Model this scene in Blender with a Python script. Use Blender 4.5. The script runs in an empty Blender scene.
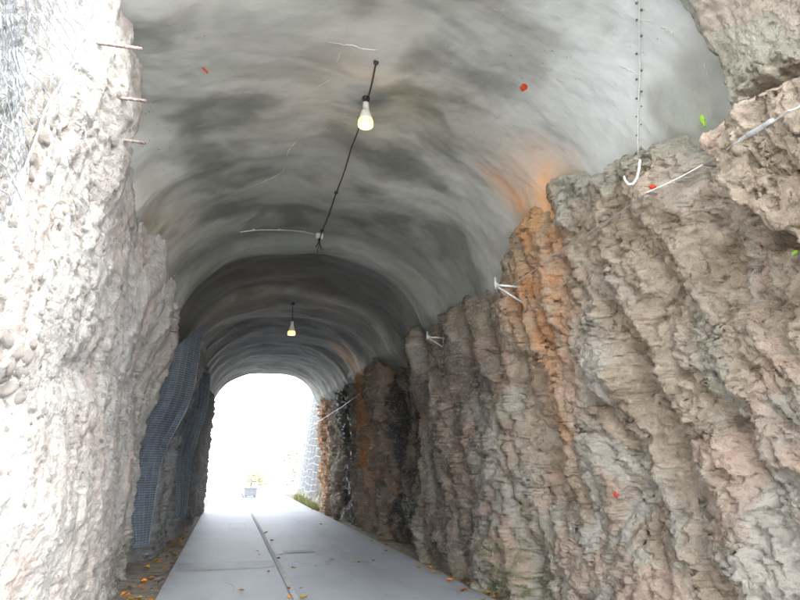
import bpy, math, random
import numpy as np
from mathutils import Vector, Matrix

# ------------------------------------------------------------------ camera, sky, sun, exposure
scene = bpy.context.scene
COL = scene.collection
FPX, CAMH = 600.0, 1.6
PITCH, YAW = math.atan(0.2783), math.atan(0.2867 * math.cos(math.atan(0.2783)))
cam_d = bpy.data.cameras.new('camera')
cam_d.sensor_width = 36.0
cam_d.lens = 36.0 * FPX / 800.0
cam_d.clip_start = 0.05
cam_d.clip_end = 3000
cam = bpy.data.objects.new('camera', cam_d)
COL.objects.link(cam)
cam.location = (0, 0, CAMH)
cam.rotation_euler = (math.pi / 2 + PITCH, 0, -YAW)
scene.camera = cam

SUN_EL, SUN_AZ = math.radians(42), math.radians(142)      # azimuth clockwise from +Y (into the tunnel)
world = bpy.data.worlds.new('World')
scene.world = world
world.use_nodes = True
wn = world.node_tree.nodes
wl = world.node_tree.links
sky = wn.new('ShaderNodeTexSky')
sky.sky_type = 'NISHITA'
sky.sun_disc = False
sky.sun_elevation = SUN_EL
sky.sun_rotation = SUN_AZ
sky.air_density = 1.0
sky.dust_density = 1.0
sky.ozone_density = 1.0
hs = wn.new('ShaderNodeHueSaturation')
hs.inputs['Saturation'].default_value = 0.26               # thin overcast
wl.new(sky.outputs[0], hs.inputs['Color'])
wl.new(hs.outputs[0], wn['Background'].inputs['Color'])
wn['Background'].inputs['Strength'].default_value = 0.15
sun_d = bpy.data.lights.new('sun', 'SUN')
sun_d.energy = 0.5
sun_d.angle = math.radians(25)
sun_d.color = (1.0, 0.95, 0.88)
sun = bpy.data.objects.new('sun', sun_d)
COL.objects.link(sun)
sdir = Vector((math.cos(SUN_EL) * math.sin(SUN_AZ), math.cos(SUN_EL) * math.cos(SUN_AZ), math.sin(SUN_EL)))
sun.rotation_euler = sdir.to_track_quat('Z', 'Y').to_euler()
sun.location = (8, -12, 20)
vs = scene.view_settings
vs.view_transform = 'Standard'
vs.look = 'None'
vs.gamma = 1
vs.use_curve_mapping = False
vs.exposure = 3.7
scene.cycles.max_bounces = 12
scene.cycles.diffuse_bounces = 5
scene.cycles.adaptive_threshold = 0.03
scene.cycles.use_denoising = True
scene.cycles.sample_clamp_indirect = 10

# ------------------------------------------------------------------ noise
rng = np.random.default_rng(7)
PERM = rng.permutation(256).astype(np.int32)
PERM = np.concatenate([PERM, PERM])
GR = rng.normal(size=(256, 3)).astype(np.float32)
GR /= np.linalg.norm(GR, axis=1)[:, None]
RND = rng.random((256, 2)).astype(np.float32)


def pn(x, y, z):
    x, y, z = (np.asarray(a, np.float32) for a in np.broadcast_arrays(x, y, z))
    xi, yi, zi = (np.floor(a).astype(np.int32) for a in (x, y, z))
    xf, yf, zf = x - xi, y - yi, z - zi
    u, v, w = (t * t * t * (t * (t * 6 - 15) + 10) for t in (xf, yf, zf))
    out = 0
    for dx in (0, 1):
        for dy in (0, 1):
            for dz in (0, 1):
                h = PERM[(PERM[(PERM[(xi + dx) & 255] + yi + dy) & 255] + zi + dz) & 255]
                g = GR[h]
                d = g[..., 0] * (xf - dx) + g[..., 1] * (yf - dy) + g[..., 2] * (zf - dz)
                out = out + d * (u if dx else 1 - u) * (v if dy else 1 - v) * (w if dz else 1 - w)
    return out * 1.5


def fbm(x, y, z, o=4, g=0.5):
    s, a = 0, 1.0
    for i in range(o):
        s = s + a * pn(x * 2 ** i + 17.3 * i, y * 2 ** i + 5.1 * i, z * 2 ** i + 9.7 * i)
        a *= g
    return s


def ridged(x, y, z, o=3, g=0.5):
    s, a = 0, 1.0
    for i in range(o):
        s = s + a * (1 - np.abs(pn(x * 2 ** i + 7.3 * i, y * 2 ** i + 3.1 * i, z * 2 ** i + 1.7 * i)) * 2.2)
        a *= g
    return s


def worley(x, y, seed=0):
    x = np.asarray(x, np.float32)
    y = np.asarray(y, np.float32)
    xi, yi = np.floor(x).astype(np.int32), np.floor(y).astype(np.int32)
    f1 = np.full(x.shape, 9.0, np.float32)
    f2 = f1.copy()
    for dx in (-1, 0, 1):
        for dy in (-1, 0, 1):
            h = PERM[(PERM[(xi + dx + seed) & 255] + yi + dy) & 255]
            d = np.hypot(xi + dx + RND[h, 0] - x, yi + dy + RND[h, 1] - y)
            f2 = np.minimum(f2, np.maximum(f1, d))
            f1 = np.minimum(f1, d)
    return f1, f2


def ss(x, a, b):
    t = np.clip((np.asarray(x, np.float32) - a) / (b - a), 0, 1)
    return t * t * (3 - 2 * t)


def bump(x, a, b, e):
    return ss(x, a - e, a + e) * (1 - ss(x, b - e, b + e))


def seg_dist(Y, Z, pts):
    """signed-ish distance of (Y,Z) to a polyline in the wall plane, plus the side"""
    best = np.full(Y.shape, 9.0, np.float32)
    for (a, b), (c, d) in zip(pts[:-1], pts[1:]):
        vx, vy = c - a, d - b
        t = np.clip(((Y - a) * vx + (Z - b) * vy) / (vx * vx + vy * vy), 0, 1)
        best = np.minimum(best, np.hypot(Y - a - t * vx, Z - b - t * vy))
    return best


# ------------------------------------------------------------------ mesh helpers
def grid_mesh(name, P, flip=False, smooth=True, attrs=None):
    n, m = P.shape[:2]
    me = bpy.data.meshes.new(name)
    idx = np.arange(n * m, dtype=np.int32).reshape(n, m)
    q = np.stack([idx[:-1, :-1], idx[1:, :-1], idx[1:, 1:], idx[:-1, 1:]], -1).reshape(-1, 4)
    if flip:
        q = q[:, ::-1]
    me.vertices.add(n * m)
    me.vertices.foreach_set('co', np.ascontiguousarray(P, np.float32).ravel())
    me.loops.add(q.size)
    me.loops.foreach_set('vertex_index', np.ascontiguousarray(q).ravel())
    me.polygons.add(len(q))
    me.polygons.foreach_set('loop_start', np.arange(0, q.size, 4, dtype=np.int32))
    me.polygons.foreach_set('use_smooth', np.full(len(q), smooth))
    me.update()
    me.validate()
    for k, v in (attrs or {}).items():
        if np.ndim(v) == 3:
            a = me.color_attributes.new(k, 'FLOAT_COLOR', 'POINT')
            a.data.foreach_set('color', np.concatenate([v, np.ones((n, m, 1))], -1).astype(np.float32).ravel())
            continue
        a = me.attributes.new(k, 'FLOAT', 'POINT')
        a.data.foreach_set('value', np.ascontiguousarray(np.broadcast_to(v, (n, m)), np.float32).ravel())
    return me


class MB:
    def __init__(s):
        s.v, s.f = [], []

    def box(s, c, d, M=None):
        b = len(s.v)
        for x in (-1, 1):
            for y in (-1, 1):
                for z in (-1, 1):
                    p = Vector((x * d[0] / 2, y * d[1] / 2, z * d[2] / 2))
                    s.v.append((M @ p if M else p) + Vector(c))
        for f in ((0, 1, 3, 2), (4, 6, 7, 5), (0, 4, 5, 1), (2, 3, 7, 6), (0, 2, 6, 4), (1, 5, 7, 3)):
            s.f.append([b + i for i in f])
        return s

    def tube(s, pts, r, n=6, caps=True):
        pts = [Vector(p) for p in pts]
        b = len(s.v)
        up = Vector((0.31, 0.17, 0.93))
        for i, p in enumerate(pts):
            t = (pts[min(i + 1, len(pts) - 1)] - pts[max(i - 1, 0)]).normalized()
            a = t.cross(up).normalized()
            c = a.cross(t)
            rr = r[i] if isinstance(r, (list, tuple)) else r
            for k in range(n):
                an = 2 * math.pi * k / n
                s.v.append(p + a * rr * math.cos(an) + c * rr * math.sin(an))
        for i in range(len(pts) - 1):
            for k in range(n):
                k2 = (k + 1) % n
                s.f.append([b + i * n + k, b + i * n + k2, b + (i + 1) * n + k2, b + (i + 1) * n + k])
        if caps:
            s.f.append([b + k for k in range(n)][::-1])
            e = b + (len(pts) - 1) * n
            s.f.append([e + k for k in range(n)])
        return s

    def lathe(s, prof, n=24, c=(0, 0, 0)):
        b = len(s.v)
        for r, z in prof:
            for k in range(n):
                an = 2 * math.pi * k / n
                s.v.append(Vector((c[0] + r * math.cos(an), c[1] + r * math.sin(an), c[2] + z)))
        for i in range(len(prof) - 1):
            for k in range(n):
                k2 = (k + 1) % n
                s.f.append([b + i * n + k, b + i * n + k2, b + (i + 1) * n + k2, b + (i + 1) * n + k])
        s.f.append([b + k for k in range(n)][::-1])
        e = b + (len(prof) - 1) * n
        s.f.append([e + k for k in range(n)])
        return s

    def mesh(s, name, smooth=False):
        me = bpy.data.meshes.new(name)
        me.from_pydata([tuple(v) for v in s.v], [], s.f)
        if smooth:
            me.polygons.foreach_set('use_smooth', [True] * len(me.polygons))
        me.update()
        return me

    def build(s, name, mat, parent=None, smooth=False):
        return link(name, s.mesh(name, smooth), mat, parent)


def link(name, me, mat, parent=None):
    o = bpy.data.objects.new(name, me)
    if mat and not me.materials:
        me.materials.append(mat)
    COL.objects.link(o)
    o.parent = parent
    return o


def tag(o, label, cat=None, group=None, kind=None):
    o['label'] = label
    if cat:
        o['category'] = cat
    if group:
        o['group'] = group
    if kind:
        o['kind'] = kind
    return o


def empty(name, loc, label, cat, group=None, rot=(0, 0, 0)):
    o = bpy.data.objects.new(name, None)
    o.empty_display_size = 0.1
    COL.objects.link(o)
    o.location = loc
    o.rotation_euler = rot
    return tag(o, label, cat, group)


def copy_tree(o, parent=None):
    c = o.copy()
    COL.objects.link(c)
    c.parent = parent
    for ch in list(o.children):
        copy_tree(ch, c)
    return c


# ------------------------------------------------------------------ materials
def nodes_mat(name):
    m = bpy.data.materials.new(name)
    m.use_nodes = True
    return m, m.node_tree.nodes, m.node_tree.links, m.node_tree.nodes['Principled BSDF']


class NT:
    """tiny node-graph writer"""
    def __init__(s, name):
        s.m, s.n, s.l, s.b = nodes_mat(name)
        tc = s.n.new('ShaderNodeTexCoord')
        s.P = tc.outputs['Object']

    def map(s, sc, rot=(0, 0, 0), vec=None):
        mp = s.n.new('ShaderNodeMapping')
        s.l.new(vec or s.P, mp.inputs['Vector'])
        mp.inputs['Scale'].default_value = sc if isinstance(sc, (tuple, list)) else (sc, sc, sc)
        mp.inputs['Rotation'].default_value = rot
        return mp.outputs[0]

    def noise(s, sc, det=6, rough=0.6, dist=0.0, rot=(0, 0, 0), vec=None):
        t = s.n.new('ShaderNodeTexNoise')
        s.l.new(s.map(sc, rot, vec), t.inputs['Vector'])
        t.inputs['Scale'].default_value = 1
        t.inputs['Detail'].default_value = det
        t.inputs['Roughness'].default_value = rough
        t.inputs['Distortion'].default_value = dist
        return t.outputs['Fac']

    def vor(s, sc, feat='F1', vec=None, out='Distance'):
        t = s.n.new('ShaderNodeTexVoronoi')
        t.feature = feat
        s.l.new(s.map(sc, vec=vec), t.inputs['Vector'])
        t.inputs['Scale'].default_value = 1
        return t.outputs[out]

    def warp(s, sc, amt):
        t = s.n.new('ShaderNodeTexNoise')
        s.l.new(s.P, t.inputs['Vector'])
        t.inputs['Scale'].default_value = sc
        t.inputs['Detail'].default_value = 4
        v = s.n.new('ShaderNodeVectorMath')
        v.operation = 'MULTIPLY_ADD'
        s.l.new(t.outputs['Color'], v.inputs[0])
        v.inputs[1].default_value = (amt, amt, amt)
        s.l.new(s.P, v.inputs[2])
        return v.outputs[0]

    def ramp(s, fac, a, b, lo=0.0, hi=1.0):
        r = s.n.new('ShaderNodeMapRange')
        r.interpolation_type = 'SMOOTHSTEP'
        s.l.new(fac, r.inputs[0])
        for i, v in enumerate((a, b, lo, hi)):
            r.inputs[i + 1].default_value = v
        return r.outputs[0]

    def attr(s, name):
        a = s.n.new('ShaderNodeAttribute')
        a.attribute_name = name
        return a.outputs['Fac']

    def math(s, op, a, b=None):
        m = s.n.new('ShaderNodeMath')
        m.operation = op
        for i, v in enumerate((a, b)):
            if v is None:
                continue
            if isinstance(v, (int, float)):
                m.inputs[i].default_value = v
            else:
                s.l.new(v, m.inputs[i])
        return m.outputs[0]

    def mix(s, fac, a, b, mode='MIX'):
        m = s.n.new('ShaderNodeMix')
        m.data_type = 'RGBA'
        m.blend_type = mode
        for sock, v in ((m.inputs[0], fac), (m.inputs[6], a), (m.inputs[7], b)):
            if isinstance(v, (int, float)):
                sock.default_value = v
            elif isinstance(v, (tuple, list)):
                sock.default_value = (*v, 1)
            else:
                s.l.new(v, sock)
        return m.outputs[2]

    def bump(s, h, dist, strength=1.0, prev=None):
        b = s.n.new('ShaderNodeBump')
        b.inputs['Strength'].default_value = strength
        b.inputs['Distance'].default_value = dist
        s.l.new(h, b.inputs['Height'])
        if prev:
            s.l.new(prev, b.inputs['Normal'])
        return b.outputs[0]

    def done(s, col=None, rough=None, normal=None, metal=None, spec=None):
        for k, v in (('Base Color', col), ('Roughness', rough), ('Normal', normal), ('Metallic', metal), ('Specular IOR Level', spec)):
            if v is None:
                continue
            if isinstance(v, (int, float)):
                s.b.inputs[k].default_value = v
            elif isinstance(v, (tuple, list)):
                s.b.inputs[k].default_value = (*v, 1)
            else:
                s.l.new(v, s.b.inputs[k])
        return s.m


def rock_mat(name, pale, fleck, flat=None):
    t = NT(name)
    if flat:
        c = t.mix(t.ramp(t.noise(3.0, 4, 0.6), 0.35, 0.65), flat[0], flat[1])
        wet_shade = None
    else:
        c = t.n.new('ShaderNodeVertexColor')
        c.layer_name = 'tint'
        c = c.outputs['Color']
        wet_shade = t.attr('wet_shade')
    fin = t.noise(22, 5, 0.75)
    c = t.mix(t.ramp(fin, 0.50, 0.68, 0, 0.55), c, pale)
    c = t.mix(t.ramp(fin, 0.43, 0.31, 0, 0.65), c, fleck)
    n = t.bump(fin, 0.06, 1.0)
    return t.done(c, t.ramp(wet_shade, 0, 1, 0.9, 0.5) if wet_shade else 0.9, n, spec=0.25)


M = {}
M['rock_left'] = rock_mat('pale_conglomerate', (0.58, 0.565, 0.545), (0.38, 0.35, 0.32))
M['rock_right'] = rock_mat('pink_grey_conglomerate', (0.60, 0.55, 0.475), (0.21, 0.165, 0.12))
M['cobble'] = rock_mat('cobble_stone', (0.66, 0.64, 0.61), (0.40, 0.37, 0.34), ((0.55, 0.50, 0.45), (0.60, 0.56, 0.515)))
M['hill_rock'] = rock_mat('hill_rock', (0.40, 0.38, 0.35), (0.12, 0.10, 0.08), ((0.30, 0.27, 0.23), (0.22, 0.22, 0.15)))


def lerp(a, b, f):
    return a + (np.asarray(b, np.float32) - a) * np.asarray(f, np.float32)[..., None]


def rock_tint(Y, Z, sd, A, B, C, D, rust, wet_shade, moss):
    """albedo of the stone: beds, mineral bands, stains and painted tunnel shade"""
    wy = Y + 0.35 * fbm(Y * 1.1 + sd, Z * 1.1, sd, 3)
    wz = Z + 0.35 * fbm(Y * 1.1 + sd, Z * 1.1, sd + 40, 3)
    c = np.broadcast_to(np.asarray(A, np.float32), Y.shape + (3,))
    c = lerp(c, B, ss(fbm(wy * 0.8, wz * 0.45, sd + 2, 4, 0.6), -0.25, 0.3))
    c = lerp(c, C, ss(fbm(wy * 2.6, wz * 1.6, sd + 5, 5, 0.6), 0.0, 0.5) * 0.8)
    c = lerp(c, D, ss(fbm(wy * 1.3, wz * 1.0, sd + 9, 4, 0.6), 0.12, 0.5) * 0.8)
    c = c * (1 + 0.22 * fbm(wy * 9, wz * 7, sd + 11, 3, 0.7))[..., None]
    c = lerp(c, (0.60, 0.275, 0.10), np.clip(rust * (0.55 + 0.75 * ss(fbm(wy * 3.5, wz * 1.3, sd + 13, 4, 0.6), -0.3, 0.4)), 0, 1) * 0.85)
    c = lerp(c, (0.045, 0.048, 0.052), np.clip(wet_shade * (0.6 + 0.6 * ss(fbm(wy * 3, wz * 0.8, sd + 17, 4, 0.6), -0.3, 0.4)), 0, 1))
    c = lerp(c, (0.16, 0.175, 0.09), np.clip(moss, 0, 1) * ss(fbm(wy * 7, wz * 7, sd + 21, 4, 0.65), -0.15, 0.35))
    return np.clip(c, 0.02, 0.8)


def shotcrete():
    t = NT('shotcrete')
    vc = t.n.new('ShaderNodeVertexColor')
    vc.layer_name = 'tint'
    c = vc.outputs['Color']
    spk = t.noise(30, 3, 0.65)
    c = t.mix(t.math('MULTIPLY', t.ramp(spk, 0.66, 0.71, 0, 0.85), t.attr('specks')), c, (0.045, 0.045, 0.04))
    n = t.bump(t.noise((4, 6, 4), 5, 0.55), 0.02, 0.7)
    return t.done(c, 0.68, n, spec=0.35)


def shotcrete_tint(X, Y, Z, rust, pale, wet_shade):
    wx, wy, wz = (a + 0.4 * fbm(X * 0.7 + k, Y * 0.7, Z * 0.7, 2) for k, a in ((0, X), (20, Y), (40, Z)))
    c = np.broadcast_to(np.asarray((0.325, 0.337, 0.30), np.float32), X.shape + (3,))
    c = lerp(c, (0.42, 0.43, 0.395), ss(fbm(wx * 0.6, wy * 0.9, wz * 0.7, 4), -0.3, 0.3))
    cl = fbm(wx * 0.8, wy * 1.5, wz * 0.9, 5, 0.5)
    c = lerp(c, (0.14, 0.15, 0.128), ss(cl, -0.1, 0.7) * 0.85)
    c = lerp(c, (0.19, 0.185, 0.175), ss(fbm(wx * 0.8, wy * 2.6, wz * 0.9, 4, 0.5), -0.05, 0.7) * 0.45)
    c = lerp(c, (0.36, 0.285, 0.25), ss(fbm(wx * 0.8, wy * 0.8, wz * 0.8 + 50, 3), 0.05, 0.5) * 0.08)
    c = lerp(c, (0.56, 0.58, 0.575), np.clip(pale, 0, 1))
    c = lerp(c, (0.05, 0.053, 0.056), np.clip(wet_shade, 0, 1))
    c = lerp(c, (0.68, 0.36, 0.18), np.clip(rust * (0.5 + 0.7 * ss(fbm(wx * 1.5, wy * 2.5, wz * 0.7, 4), -0.3, 0.4)), 0, 1) * 0.85)
    return np.clip(c, 0.02, 0.8)


M['shotcrete'] = shotcrete()


def concrete_road():
    t = NT('concrete_road')
    c = t.mix(t.ramp(t.noise((0.7, 0.5, 1), 5, 0.6), 0.35, 0.65), (0.355, 0.385, 0.415), (0.40, 0.43, 0.46))
    c = t.mix(t.ramp(t.noise((2.2, 0.8, 1), 7, 0.65, 0.5), 0.5, 0.72, 0, 0.3), c, (0.24, 0.245, 0.25))
    c = t.mix(t.ramp(t.noise(90, 3, 0.6), 0.35, 0.7, 0, 0.25), c, (0.42, 0.42, 0.42))
    c = t.mix(t.ramp(t.noise((5, 5, 1), 6, 0.7), 0.6, 0.75, 0, 0.5), c, (0.42, 0.425, 0.43))
    cr = t.vor(0.55, 'DISTANCE_TO_EDGE', vec=t.warp(1.4, 0.9))
    crm = t.math('MULTIPLY', t.ramp(cr, 0.0, 0.01, 1, 0), t.ramp(t.noise(0.5, 2), 0.48, 0.6))
    c = t.mix(t.math('MULTIPLY', crm, 0.45), c, (0.08, 0.08, 0.08))
    sx = t.n.new('ShaderNodeSeparateXYZ')
    t.l.new(t.P, sx.inputs[0])
    wig = t.math('MULTIPLY', t.math('SUBTRACT', t.noise((1.5, 1.5, 1), 6, 0.7), 0.5), 0.7)
    ex = t.math('ADD', sx.outputs[0], wig)
    for a, b in ((-0.55, -0.85), (3.05, 3.45), (0.80, 0.92)):
        c = t.mix(t.ramp(ex, a, b, 0, 0.55 if a != 0.80 else 0.0), c, (0.24, 0.205, 0.165))
    tr = t.math('MULTIPLY', t.ramp(t.math('ABSOLUTE', t.math('SUBTRACT', ex, 2.3)), 0.1, 0.55, 0.35, 0), t.ramp(t.noise((3, 0.4, 1), 4), 0.35, 0.65))
    c = t.mix(tr, c, (0.22, 0.225, 0.235))
    n = t.bump(t.noise(130, 4, 0.7), 0.003, 0.7)
    return t.done(c, 0.62, n, spec=0.4)


M['road'] = concrete_road()


def simple(name, A, B, sc=8, rough=0.7, metal=0.0, bump=0.004, bsc=60, C=None, spec=0.4):
    t = NT(name)
    c = t.mix(t.ramp(t.noise(sc, 6, 0.65), 0.38, 0.64), A, B)
    if C:
        c = t.mix(t.ramp(t.noise(sc * 2.3, 6, 0.7), 0.55, 0.68), c, C)
    n = t.bump(t.noise(bsc, 5, 0.7), bump, 0.8)
    return t.done(c, rough, n, metal, spec)


M['patch'] = simple('road_patch', (0.21, 0.215, 0.22), (0.28, 0.285, 0.29), 4, 0.6, bump=0.004, bsc=90)
M['kerb'] = simple('kerb_concrete', (0.52, 0.52, 0.51), (0.62, 0.615, 0.60), 7, 0.8, C=(0.40, 0.39, 0.37))
M['dirt'] = simple('gutter_dirt', (0.20, 0.165, 0.13), (0.31, 0.27, 0.225), 5, 0.95, bump=0.03, bsc=14, C=(0.13, 0.10, 0.075))
M['ground'] = simple('dry_ground', (0.38, 0.36, 0.31), (0.46, 0.44, 0.39), 1.5, 0.95, bump=0.05, bsc=8, C=(0.12, 0.14, 0.06))
M['steel'] = simple('weathered_steel', (0.42, 0.42, 0.41), (0.55, 0.55, 0.54), 20, 0.5, 0.6, 0.001)
M['rusty'] = simple('rusty_steel', (0.20, 0.15, 0.13), (0.33, 0.27, 0.25), 30, 0.75, 0.3, 0.002)
M['wire'] = simple('galvanised_wire', (0.36, 0.395, 0.45), (0.46, 0.50, 0.56), 30, 0.5, 0.3, 0.0005)
M['black_cable'] = simple('black_cable', (0.02, 0.02, 0.02), (0.05, 0.048, 0.045), 30, 0.6, 0, 0.0005)
M['white_plastic'] = simple('aged_white_plastic', (0.55, 0.54, 0.50), (0.66, 0.65, 0.61), 14, 0.45, 0, 0.0005)
M['pale_cord'] = simple('pale_cord', (0.60, 0.59, 0.56), (0.72, 0.71, 0.68), 30, 0.7, 0, 0.0005)
M['dark_knot'] = simple('dark_knot', (0.05, 0.09, 0.06), (0.10, 0.14, 0.11), 40, 0.8, 0, 0.001)
M['net'] = simple('blue_grey_net', (0.185, 0.215, 0.25), (0.26, 0.295, 0.335), 9, 0.55, 0.1, 0.001)
M['net_back'] = simple('net_backing_cloth', (0.085, 0.11, 0.14), (0.135, 0.165, 0.205), 6, 0.8, 0, 0.006)
M['white_net'] = simple('pale_rockfall_net', (0.55, 0.58, 0.62), (0.66, 0.69, 0.72), 9, 0.6, 0.1, 0.001)
M['red_paint'] = simple('red_paint', (0.52, 0.035, 0.015), (0.60, 0.07, 0.03), 40, 0.6)
M['lime'] = simple('lime_plastic', (0.30, 0.56, 0.05), (0.36, 0.62, 0.08), 40, 0.5)
M['mineral'] = simple('white_mineral_crust', (0.50, 0.50, 0.47), (0.64, 0.64, 0.61), 40, 0.7, 0, 0.003)
M['planter'] = simple('planter_concrete', (0.40, 0.40, 0.44), (0.47, 0.47, 0.50), 8, 0.85)
M['bark'] = simple('bark', (0.09, 0.07, 0.05), (0.15, 0.12, 0.09), 12, 0.9, 0, 0.01)


def leaf_mat(name, A, B):
    t = NT(name)
    oi = t.n.new('ShaderNodeObjectInfo')
    c = t.mix(t.ramp(t.noise(25, 5, 0.65), 0.35, 0.65), A, B)
    hsv = t.n.new('ShaderNodeHueSaturation')
    t.l.new(c, hsv.inputs['Color'])
    t.l.new(t.ramp(oi.outputs['Random'], 0, 1, 0.47, 0.53), hsv.inputs['Hue'])
    t.l.new(t.ramp(oi.outputs['Random'], 0, 1, 1.25, 0.6), hsv.inputs['Value'])
    return t.done(hsv.outputs[0], 0.6, spec=0.3)


M['leaf_yellow'] = leaf_mat('dry_leaf_yellow', (0.55, 0.30, 0.03), (0.42, 0.20, 0.03))
M['leaf_brown'] = leaf_mat('dry_leaf_brown', (0.28, 0.11, 0.03), (0.16, 0.07, 0.025))
M['foliage'] = leaf_mat('green_foliage', (0.20, 0.23, 0.12), (0.28, 0.30, 0.18))


def glow_mat():
    m, n, l, b = nodes_mat('lit_bulb')
    b.inputs['Base Color'].default_value = (0.85, 0.62, 0.35, 1)
    b.inputs['Emission Color'].default_value = (1.0, 0.50, 0.14, 1)
    b.inputs['Emission Strength'].default_value = 0.17
    m.cycles.emission_sampling = 'NONE'
    return m


M['glow'] = glow_mat()

# ------------------------------------------------------------------ tunnel shape functions  (X right, Y into the tunnel, Z up, road at 0)
Y_EXIT = 24.2


def lip_y(x):
    return np.interp(x, (-9, -1.2, -0.4, 0.5, 3.0, 3.5, 6), (6.0, 4.75, 4.3, 3.8, 3.0, 2.4, 0.6))


def vault_c(Y):
    return np.interp(Y, (3, 10, 24), (1.0, 1.2, 1.3))


def vault_w(Y):
    return np.interp(Y, (3, 5.5, 7.5, 10, 24), (2.82, 2.70, 2.52, 2.34, 2.08))


def vault_wl(Y):
    return np.interp(Y, (3, 4.5, 5.6, 7.3, 10, 24), (4.5, 4.3, 3.7, 2.76, 2.36, 2.08))


def vault_top(Y):
    t = np.interp(Y, (3, 5, 9.4, 12, 17, 24), (5.85, 5.75, 5.48, 5.28, 5.2, 5.2))
    return t - 0.15 * bump(Y, 9.8, 10.5, 0.25) + 0.10 * bump(Y, 10.9, 12.6, 0.25) - 0.05 * bump(Y, 13.2, 14.9, 0.25) - 0.06 * ss(Y, 17.3, 18.0) + 0.05 * ss(Y, 20.6, 21.6)


def vault_point(th, Y):
    """th in [0, pi] is the arch, beyond those the legs run down behind the rock"""
    zs = 3.25
    c, w, zt = vault_c(Y), vault_w(Y), vault_top(Y)
    k = 2.0 / 2.4
    cs, sn = np.cos(th), np.sin(th)
    rib = -0.14 * bump(Y, 9.8, 10.5, 0.25) - 0.05 * bump(Y, 17.3, 18.0, 0.2)
    w = np.where(np.cos(th) < 0, vault_wl(Y), w)
    X = c + (w + rib * 0.7) * np.sign(cs) * np.abs(cs) ** k
    Z = zs + (zt - zs) * np.sign(sn) * np.abs(sn) ** k
    leg = np.maximum(0, -np.sin(th))
    X = X + np.sign(cs) * (leg * 0.5 + 0.6 * ss(4.2 - Z, 0.0, 0.9))
    return X, Z


def vault_surface(th, Y):
    X, Z = vault_point(th, Y)
    c = vault_c(Y)
    nx, nz = X - c, (Z - 3.25) * 1.05 + 0.15
    L = np.hypot(nx, nz) + 1e-6
    d = np.interp(Y, (11, 18), (0.12, 0.06)) * fbm(X * 0.5, Y * 0.7, Z * 0.5, 2) + 0.015 * pn(X * 0.6 + 9, Y * 1.4, Z * 0.6) + 0.012 * fbm(X * 2.2, Y * 3.2, Z * 2.2, 3) + 0.004 * fbm(X * 9, Y * 11, Z * 9, 2)
    return X + nx / L * d, Y + 0.03 * pn(X, Y * 1.5, Z + 4), Z + nz / L * d


def wall_detail(Y, Z, sd, lean=0.25, ribs=0.2, lump=1.0, grit=1.0, az=1.0):
    """relief of conglomerate, positive = proud of the mean face"""
    wy = Y + 0.20 * fbm(Y * 1.3 + sd, Z * 1.0, sd * 1.7, 4)
    wz = Z + 0.20 * fbm(Y * 1.3 + sd + 31, Z * 1.0, sd * 2.7, 4)
    u = wy - lean * wz
    r = (ridged(u * 0.95 + sd, wz * 0.28, sd, 3, 0.55) - 1.0) * ribs
    lo = fbm(wy * 0.55, wz * 0.5, sd + 3.3, 3) * 0.16
    f1, f2 = worley(u * 2.4 + sd, wz * 1.5 * az, 3)
    l1 = ((0.55 - f1) * 0.075 - 0.03 * np.exp(-((f2 - f1) / 0.06) ** 2)) * lump
    crag = (ridged(u * 3.0, wz * 1.7 * az, sd + 20, 4, 0.6) - 1.2) * (0.045 + 0.02 * (1 - az))
    g1, g2 = worley(wy * 8.5 + sd, wz * 7.5, 11)
    l2 = (0.5 - g1) * 0.035 * lump
    f = fbm(wy * 5, wz * 4 * (0.4 + 0.6 * az), sd + 8, 5, 0.6) * 0.05 * (0.5 + 0.5 * lump)
    pk = fbm(wy * 3.6, wz * 3.6, sd + 15, 4, 0.6)
    pit = -0.07 * min(1, lump + 0.2) * np.clip((pk - 0.28) / 0.3, 0, 1)
    return r + lo + l1 + crag + l2 + f + pit - 0.02 * np.abs(pn(wy * 6.5, wz * 5.0, sd + 28))


def crumble(P, amt, sd):
    """small lumps and pits pushed out along the surface normal, so steep faces are as rough as flat ones"""
    du = np.gradient(P, axis=0)
    dv = np.gradient(P, axis=1)
    N = np.cross(du, dv)
    N /= np.linalg.norm(N, axis=-1, keepdims=True) + 1e-9
    N *= np.sign(np.median(N[..., 0])) * (-1 if np.median(P[..., 0]) > 0 else 1)
    x, y, z = P[..., 0], P[..., 1], P[..., 2]
    d = 0.030 * fbm(x * 7, y * 7, z * 6 + sd, 2, 0.6)
    d = d + 0.030 * (0.35 - np.abs(fbm(x * 13, y * 13, z * 11 + sd, 2, 0.6)))
    d = d - 0.035 * np.clip((fbm(x * 10 + 3, y * 10, z * 10 + sd, 2, 0.6) - 0.25) / 0.25, 0, 1)
    d = d + 0.016 * fbm(x * 30, y * 30, z * 30 + sd, 2, 0.7)
    return P + N * (d * amt)[..., None]


def y_samples(y0, y1, n, k):
    y = np.linspace(y0, y1, 6000)
    den = 1 / np.maximum(y, 2.2) ** 2 + k + (0.05 * ((y > 11.2) & (y < 11.9)) if k < 0.015 else 0)
    cdf = np.concatenate([[0], np.cumsum((den[1:] + den[:-1]) / 2)])
    return np.interp(np.linspace(0, cdf[-1], n), cdf, y)


# ---- rock face on the right: relief as a function of (Y, Z)
BOULDER = [(3.06, 4.0), (3.04, 3.66), (2.92, 3.32), (2.75, 3.10), (2.55, 2.72), (2.2, 2.3), (1.0, 1.7)]


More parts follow.
